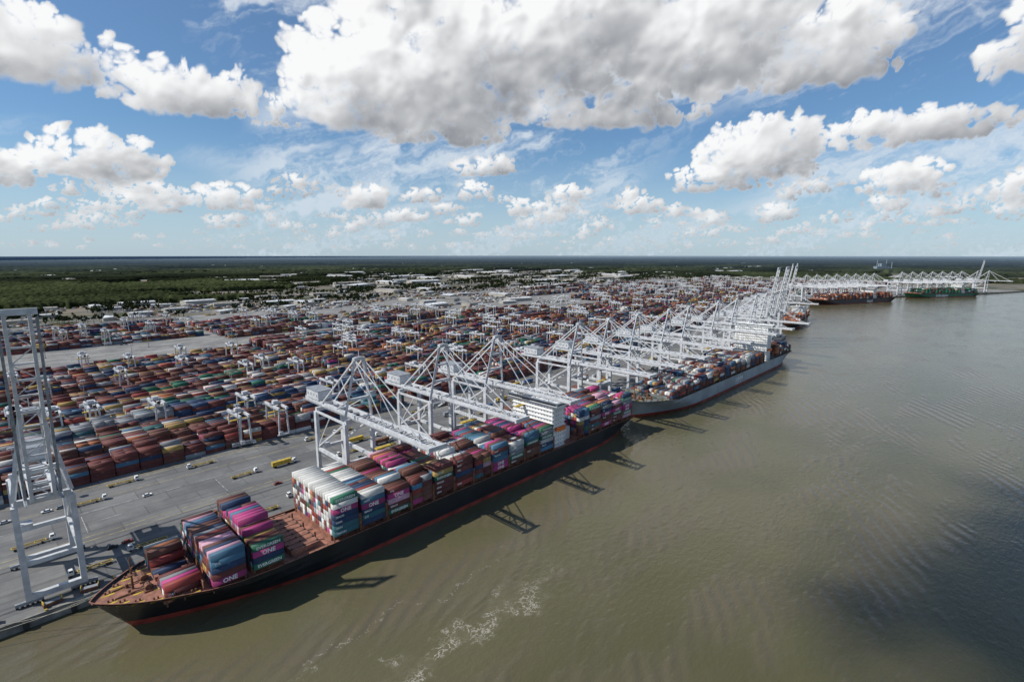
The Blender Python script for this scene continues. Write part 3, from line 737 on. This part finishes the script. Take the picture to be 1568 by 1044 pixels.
n=len(px); th=RS.uniform(0,6.28,n); scl=RS.uniform(.8,1.5,n)
c,s_=np.cos(th)[:,None],np.sin(th)[:,None]
X=(tv[None,:,0]*c-tv[None,:,1]*s_)*scl[:,None]+px[:,None];Y=(tv[None,:,0]*s_+tv[None,:,1]*c)*scl[:,None]+py[:,None];Z=tv[None,:,2]*scl[:,None]+GZ
V=np.stack([X,Y,Z],-1).reshape(-1,3);F=(tf[None]+(np.arange(n)*len(tv))[:,None,None]).reshape(-1,4)
tc_=np.array([.034,.046,.020])[None]*RS.uniform(.5,1.3,(len(V),1))
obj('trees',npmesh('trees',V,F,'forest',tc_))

m=MB()
def road(p,q,w):
    p=Vector((*p,GZ+.06));q=Vector((*q,GZ+.06)); d=(q-p).normalized(); s=Vector((-d.y,d.x,0))*w/2
    n=len(m.v); m.v+=[tuple(p-s),tuple(q-s),tuple(q+s),tuple(p+s)]; m.f.append((n,n+1,n+2,n+3)); m.m.append(m.mi('yard'))
for p,q,w in (((-800,1088),(2600,1280),16),((900,1040),(1900,2400),14),((300,1100),(200,1800),10),((-500,1400),(3000,1760),12),((1200,1300),(2900,1500),10),((1300,1090),(1300,1900),9)): road(p,q,w)
obj('road',m.mesh('road'))

# ------------------------------------------------------------------ sky
SUN_EL=45.7; SD=Vector((-.843,.537,0)); TINT=(.60,.87,1.05)
def skynode(nt):
    sky=nd(nt,'ShaderNodeTexSky'); sky.sky_type='NISHITA'; sky.sun_disc=False; sky.sun_elevation=math.radians(SUN_EL)
    sky.sun_rotation=math.atan2(SD.x,SD.y)%(2*math.pi); sky.altitude=100; sky.air_density=1.0; sky.dust_density=.6; sky.ozone_density=2.5
    return sky
w=bpy.data.worlds.new('World'); sc.world=w; w.use_nodes=True; nt=w.node_tree
for n in list(nt.nodes): nt.nodes.remove(n)
out=nd(nt,'ShaderNodeOutputWorld'); bg=nd(nt,'ShaderNodeBackground'); nt.links.new(bg.outputs[0],out.inputs[0])
nt.links.new(vm(nt,'MULTIPLY',skynode(nt).outputs[0],TINT).outputs[0],bg.inputs['Color']); bg.inputs['Strength'].default_value=.1
# cloud field in azimuth / elevation around the terminal (degrees); az 0 looks along (.7193,.6947)
az=np.concatenate([np.arange(-180,-62,.6),np.arange(-62,62,.09),np.arange(62,180.3,.6)]); elv=np.concatenate([np.arange(-1.0,9,.07),np.arange(9,38,.1)])
AZ,EL=np.meshgrid(az,elv,indexing='ij')
def sstep(a,b,x): t=np.clip((x-a)/(b-a),0,1); return t*t*(3-2*t)
LV=[1.0,.5,.25,.12]
lvl=np.clip(np.log2(1/np.clip(elv/14,.10,1)),0,3)
def ms(sx,sy,seed,octs,rough=.55):
    out=np.zeros(AZ.shape)
    for i,l in enumerate(LV):
        wgt=np.clip(1-np.abs(lvl-i),0,1); js=np.where(wgt>0)[0]
        if len(js)==0: continue
        a,b=js[0],js[-1]+1
        out[:,a:b]+=fbm(AZ[:,a:b]/(sx*l)+i*13.7,EL[:,a:b]/(sy*l)+i*5.1,seed+i,octs,rough)*wgt[a:b]
    return out
sf=np.clip(EL/14,.10,1)
warpx=ms(4,4,201,4)-.5; warpy=ms(4,4,241,4)-.5
X_=AZ+warpx*3.4*sf; Y_=EL+warpy*2.0*sf
H=np.zeros(AZ.shape); B=np.zeros(AZ.shape); Wt=np.full(AZ.shape,1e-6); Cv=np.full(AZ.shape,-1.0)
def sf_at(y): return min(1,max(.1,y/14))
def splat(cx,cy,cz,r,b):
    mgn=r+2.0*min(1,max(.1,cy/14))
    i0,i1=np.searchsorted(az,[cx-mgn,cx+mgn]); j0,j1=np.searchsorted(elv,[cy-mgn,cy+mgn])
    if i1<=i0 or j1<=j0: return
    x=X_[i0:i1,j0:j1]-cx; y=Y_[i0:i1,j0:j1]-cy
    d2=(x*x+y*y)/(r*r)
    np.maximum(Cv[i0:i1,j0:j1],1-d2,out=Cv[i0:i1,j0:j1])
    h=cz+r*np.sqrt(np.clip(1-d2,0,1)); hh=np.where(d2<1,h,0)
    np.maximum(H[i0:i1,j0:j1],hh,out=H[i0:i1,j0:j1])
    wq=np.clip(1-d2,0,1)**1.5*math.exp(1.2*cz/max(.5,sf_at(cy)*4))
    B[i0:i1,j0:j1]+=wq*b; Wt[i0:i1,j0:j1]+=wq
RC=np.random.RandomState(5)
def cloud(cx,cy,rx,ry,n,dark=0.0):
    base=cy-ry*.55
    def bright(x,y,rr):
        t=np.clip((y-base)/(1.5*ry),0,1)
        return float(np.clip(.06+1.10*t**.75-.26*(x-cx)/rx-dark*(1-min(1,rr)**2)+.24*(rr>.8),.0,1))
    for i in range(n):
        a=RC.uniform(0,6.283); rr=math.sqrt(RC.rand())
        x=cx+rx*rr*math.cos(a)*.85; y=cy+ry*rr*math.sin(a)*.85
        edge=1-rr
        r=ry*RC.uniform(.20,.42)*(.5+.6*edge)
        y=max(y,base+r*.35)
        splat(x,y,edge*ry*.9,r,bright(x,y,rr))
        for k_ in range(5):
            a2=RC.uniform(0,6.283); r2=r*RC.uniform(.22,.5)
            x2=x+math.cos(a2)*r*.9;y2=y+math.sin(a2)*r*.85
            if y2<base: continue
            splat(x2,y2,edge*ry*.9+r*.25,r2,bright(x2,y2,rr))
cloud(-15,17,7.5,7,130,.0); cloud(-5,18.5,12,8,170,.3); cloud(6,21.5,15,8.5,190,.2); cloud(19,20.5,13,7.3,150,.1); cloud(29,17.5,8,4.3,90,.05); cloud(-7,13.3,9,3.2,100,.3); cloud(10,15.3,13,4.0,110,.3); cloud(-10,24,8,6,70,.1)
cloud(-42,15.6,8,3.8,110,.0); cloud(-31,14.2,8,3.2,100,.05); cloud(-50,13.6,8,3.6,90,.05); cloud(-23.5,13.0,3.5,1.6,30)
cloud(-37.5,8,5.6,2.7,90); cloud(-45,6.5,5,2.1,70); cloud(-2.7,9.1,4.2,1.5,60); cloud(24.5,9.3,6.5,3.7,120,.05); cloud(21,7.4,6.5,2.0,70,.1); cloud(27.5,10.6,3.2,2.8,45)
cloud(37,10.6,8,2.3,90,.05); cloud(44,15.5,4.5,3.6,60,.1); cloud(34.5,11.3,3,1.7,35)
cloud(-15.4,5.8,2.8,1.8,55); cloud(-28,5.2,4.2,1.7,60); cloud(-34,5.2,4.0,1.4,50); cloud(36,6.4,4.6,1.9,60); cloud(6,6.2,3.2,1.3,40); cloud(-9.5,6.1,2.8,1.1,35); cloud(44,5.2,3.4,1.4,40); cloud(-22,7,3.2,1.0,35,.1); cloud(1,5,1.8,1.4,30)
for c_ in ((-75,14,12,6),(-100,22,14,8),(-135,18,14,7),(72,14,12,6),(98,25,14,8),(140,16,16,7),(-165,14,12,6),(172,26,12,6)): cloud(*c_,60,.2)
for i in range(1500):
    e=.6+6.0*RC.rand()**1.45; a=RC.uniform(-180,180)
    if abs(a)>65 and RC.rand()<.7: continue
    if e>4.2 and RC.rand()<.6: continue
    rx=e*RC.uniform(.18,.48)+.35; cloud(a,e,rx,rx*RC.uniform(.28,.55),int(10+rx*6))
er=ms(2.6,2.0,301,6,.6); er2=ms(.8,.7,351,4,.6); ers=ms(3.0,2.3,401,3,.5)
cov=Cv+(er-.5)*1.8+(er2-.5)*.6
alpha=sstep(-.12,.80,cov)
def blur(A,n):
    for _ in range(n):
        A=(np.roll(A,1,0)+A*2+np.roll(A,-1,0))/4; P=np.pad(A,((0,0),(1,1)),'edge'); A=(P[:,:-2]+2*P[:,1:-1]+P[:,2:])/4
    return A
Hs=blur(H,16)*.75+ (ers-.5)*2.2*sf+blur(er-.5,6)*.9*sf
gx=np.gradient(Hs,az,axis=0);gy=np.gradient(Hs,elv,axis=1)
nz=1.2; nl=np.sqrt(gx*gx+gy*gy+nz*nz)
lam=np.clip((-gx*-.62+-gy*.72+nz*.25)/nl,-.4,1); lam=blur(lam,4)
Bb=blur(B/Wt,20)+(ers-.5)*.55+blur(er-.5,1)*.32
Bb=np.clip(Bb,0,1)
thin=1-sstep(.1,1.0,cov)
lum=.13+.80*Bb+(.16+.30*Bb)*lam+thin*.26
t=np.clip(lum,0,1)[...,None]
colr=np.array([.225,.243,.275])*(1-t)+np.array([.95,.955,.96])*t
hz=(.46*np.clip(1-EL/7,0,1))[...,None]; colr=colr*(1-hz)+np.array([.66,.73,.79])*hz
ca,sa=math.cos(.30),math.sin(.30)
U=AZ*ca+EL*sa; Vv=-AZ*sa+EL*ca
ci=fbm(U/15+warpx*1.6,Vv/2.2+warpy*1.0,401,7,.62); cim=fbm(AZ/20,EL/9,431,3)
cir=sstep(.42,.74,ci)*sstep(.36,.58,cim)*.75+.05
hz2=sstep(12,0,EL)*.66
A1=alpha*(1-np.clip((EL-34)/4,0,1)); A2=cir; A3=hz2
Rd=52000.
a_=np.radians(AZ);e_=np.radians(EL)
fx,fy=.7193,.6947; rxv,ryv=.6947,-.7193
dx=(np.cos(a_)*fx+np.sin(a_)*rxv)*np.cos(e_);dy=(np.cos(a_)*fy+np.sin(a_)*ryv)*np.cos(e_);dz=np.sin(e_)
V=np.stack([dx*Rd,dy*Rd-254,dz*Rd+140],-1).reshape(-1,3)
na,ne=AZ.shape; idx=np.arange(na*ne).reshape(na,ne)
q=np.stack([idx[:-1,:-1],idx[:-1,1:],idx[1:,1:],idx[1:,:-1]],-1).reshape(-1,4)
cv=np.array([.74,.80,.86]);ch=np.array([.53,.645,.755])
pre=cv*A2[...,None]; aa=A2
pre=pre*(1-A3[...,None])+ch*A3[...,None]; aa=1-(1-aa)*(1-A3)
pre=pre*(1-A1[...,None])+colr*A1[...,None]; aa=1-(1-aa)*(1-A1)
col=pre/np.maximum(aa,1e-4)[...,None]
mat,nt,b=newmat('sky_clouds'); M['sky']=mat
for n in list(nt.nodes):
    if n.type!='OUTPUT_MATERIAL': nt.nodes.remove(n)
o_=[n for n in nt.nodes][0]
at=nd(nt,'ShaderNodeAttribute',attribute_name='Col'); em=nd(nt,'ShaderNodeEmission'); sk=skynode(nt)
nt.links.new(vm(nt,'NORMALIZE',pos(nt)).outputs[0],sk.inputs[0])
sc10=vm(nt,'MULTIPLY',sk.outputs[0],tuple(x*.1 for x in TINT)).outputs[0]
nt.links.new(mixc(nt,at.outputs['Alpha'],sc10,at.outputs['Color']),em.inputs[0]); nt.links.new(em.outputs[0],o_.inputs[0])
mat.cycles.emission_sampling='NONE'
skyo=obj('sky',npmesh('sky',V,q,'sky',np.concatenate([col.reshape(-1,3),aa.reshape(-1,1)],1)))
skyo.data.polygons.foreach_set('use_smooth',[True]*len(skyo.data.polygons))

# ------------------------------------------------------------------ sun
sd=(SD*math.cos(math.radians(SUN_EL))+Vector((0,0,math.sin(math.radians(SUN_EL)))))
L=bpy.data.lights.new('sun','SUN'); L.energy=4.5; L.angle=math.radians(.5); L.color=(1,.96,.9)
so=bpy.data.objects.new('sun',L); sc.collection.objects.link(so); so.rotation_euler=sd.to_track_quat('Z','Y').to_euler()

# a cumulus up-sun, out of the picture, whose shade lies on the river
m,ntc,b=newmat('cloud_white'); b.inputs['Base Color'].default_value=(.9,.9,.9,1); b.inputs['Roughness'].default_value=1; M['cloud']=m
bm=bmesh.new()
for i in range(420):
    a=RS.uniform(0,6.28); r=abs(RS.normal())*.55
    c=Vector((r*math.cos(a)*160,r*math.sin(a)*88,RS.uniform(-12,30)*(1-min(r,1)*.5)))
    rad=RS.uniform(10,24)*(1.15-min(r,1.3)*.72)
    res=bmesh.ops.create_icosphere(bm,subdivisions=2,radius=max(2.5,rad),matrix=Matrix.Translation(c))
    for vv in res['verts']: vv.co+= (vv.co-c)*RS.uniform(-.15,.15)
me=bpy.data.meshes.new('cloud'); bm.to_mesh(me); bm.free(); me.materials.append(M['cloud'])
hc=2600; off=SD*(hc/math.tan(math.radians(SUN_EL)))
obj('cloud',me,(300+off.x,-305+off.y,hc),math.radians(-8))

# ------------------------------------------------------------------ camera
cd=bpy.data.cameras.new('camera'); cd.sensor_width=36; cd.lens=790/1568*36; cd.clip_start=1; cd.clip_end=200000
co=bpy.data.objects.new('camera',cd); sc.collection.objects.link(co); co.location=(0,-254,140)
p=math.radians(9.5); fwd=Vector((.7193*math.cos(p),.6947*math.cos(p),-math.sin(p)))
co.rotation_euler=fwd.to_track_quat('-Z','Y').to_euler(); sc.camera=co
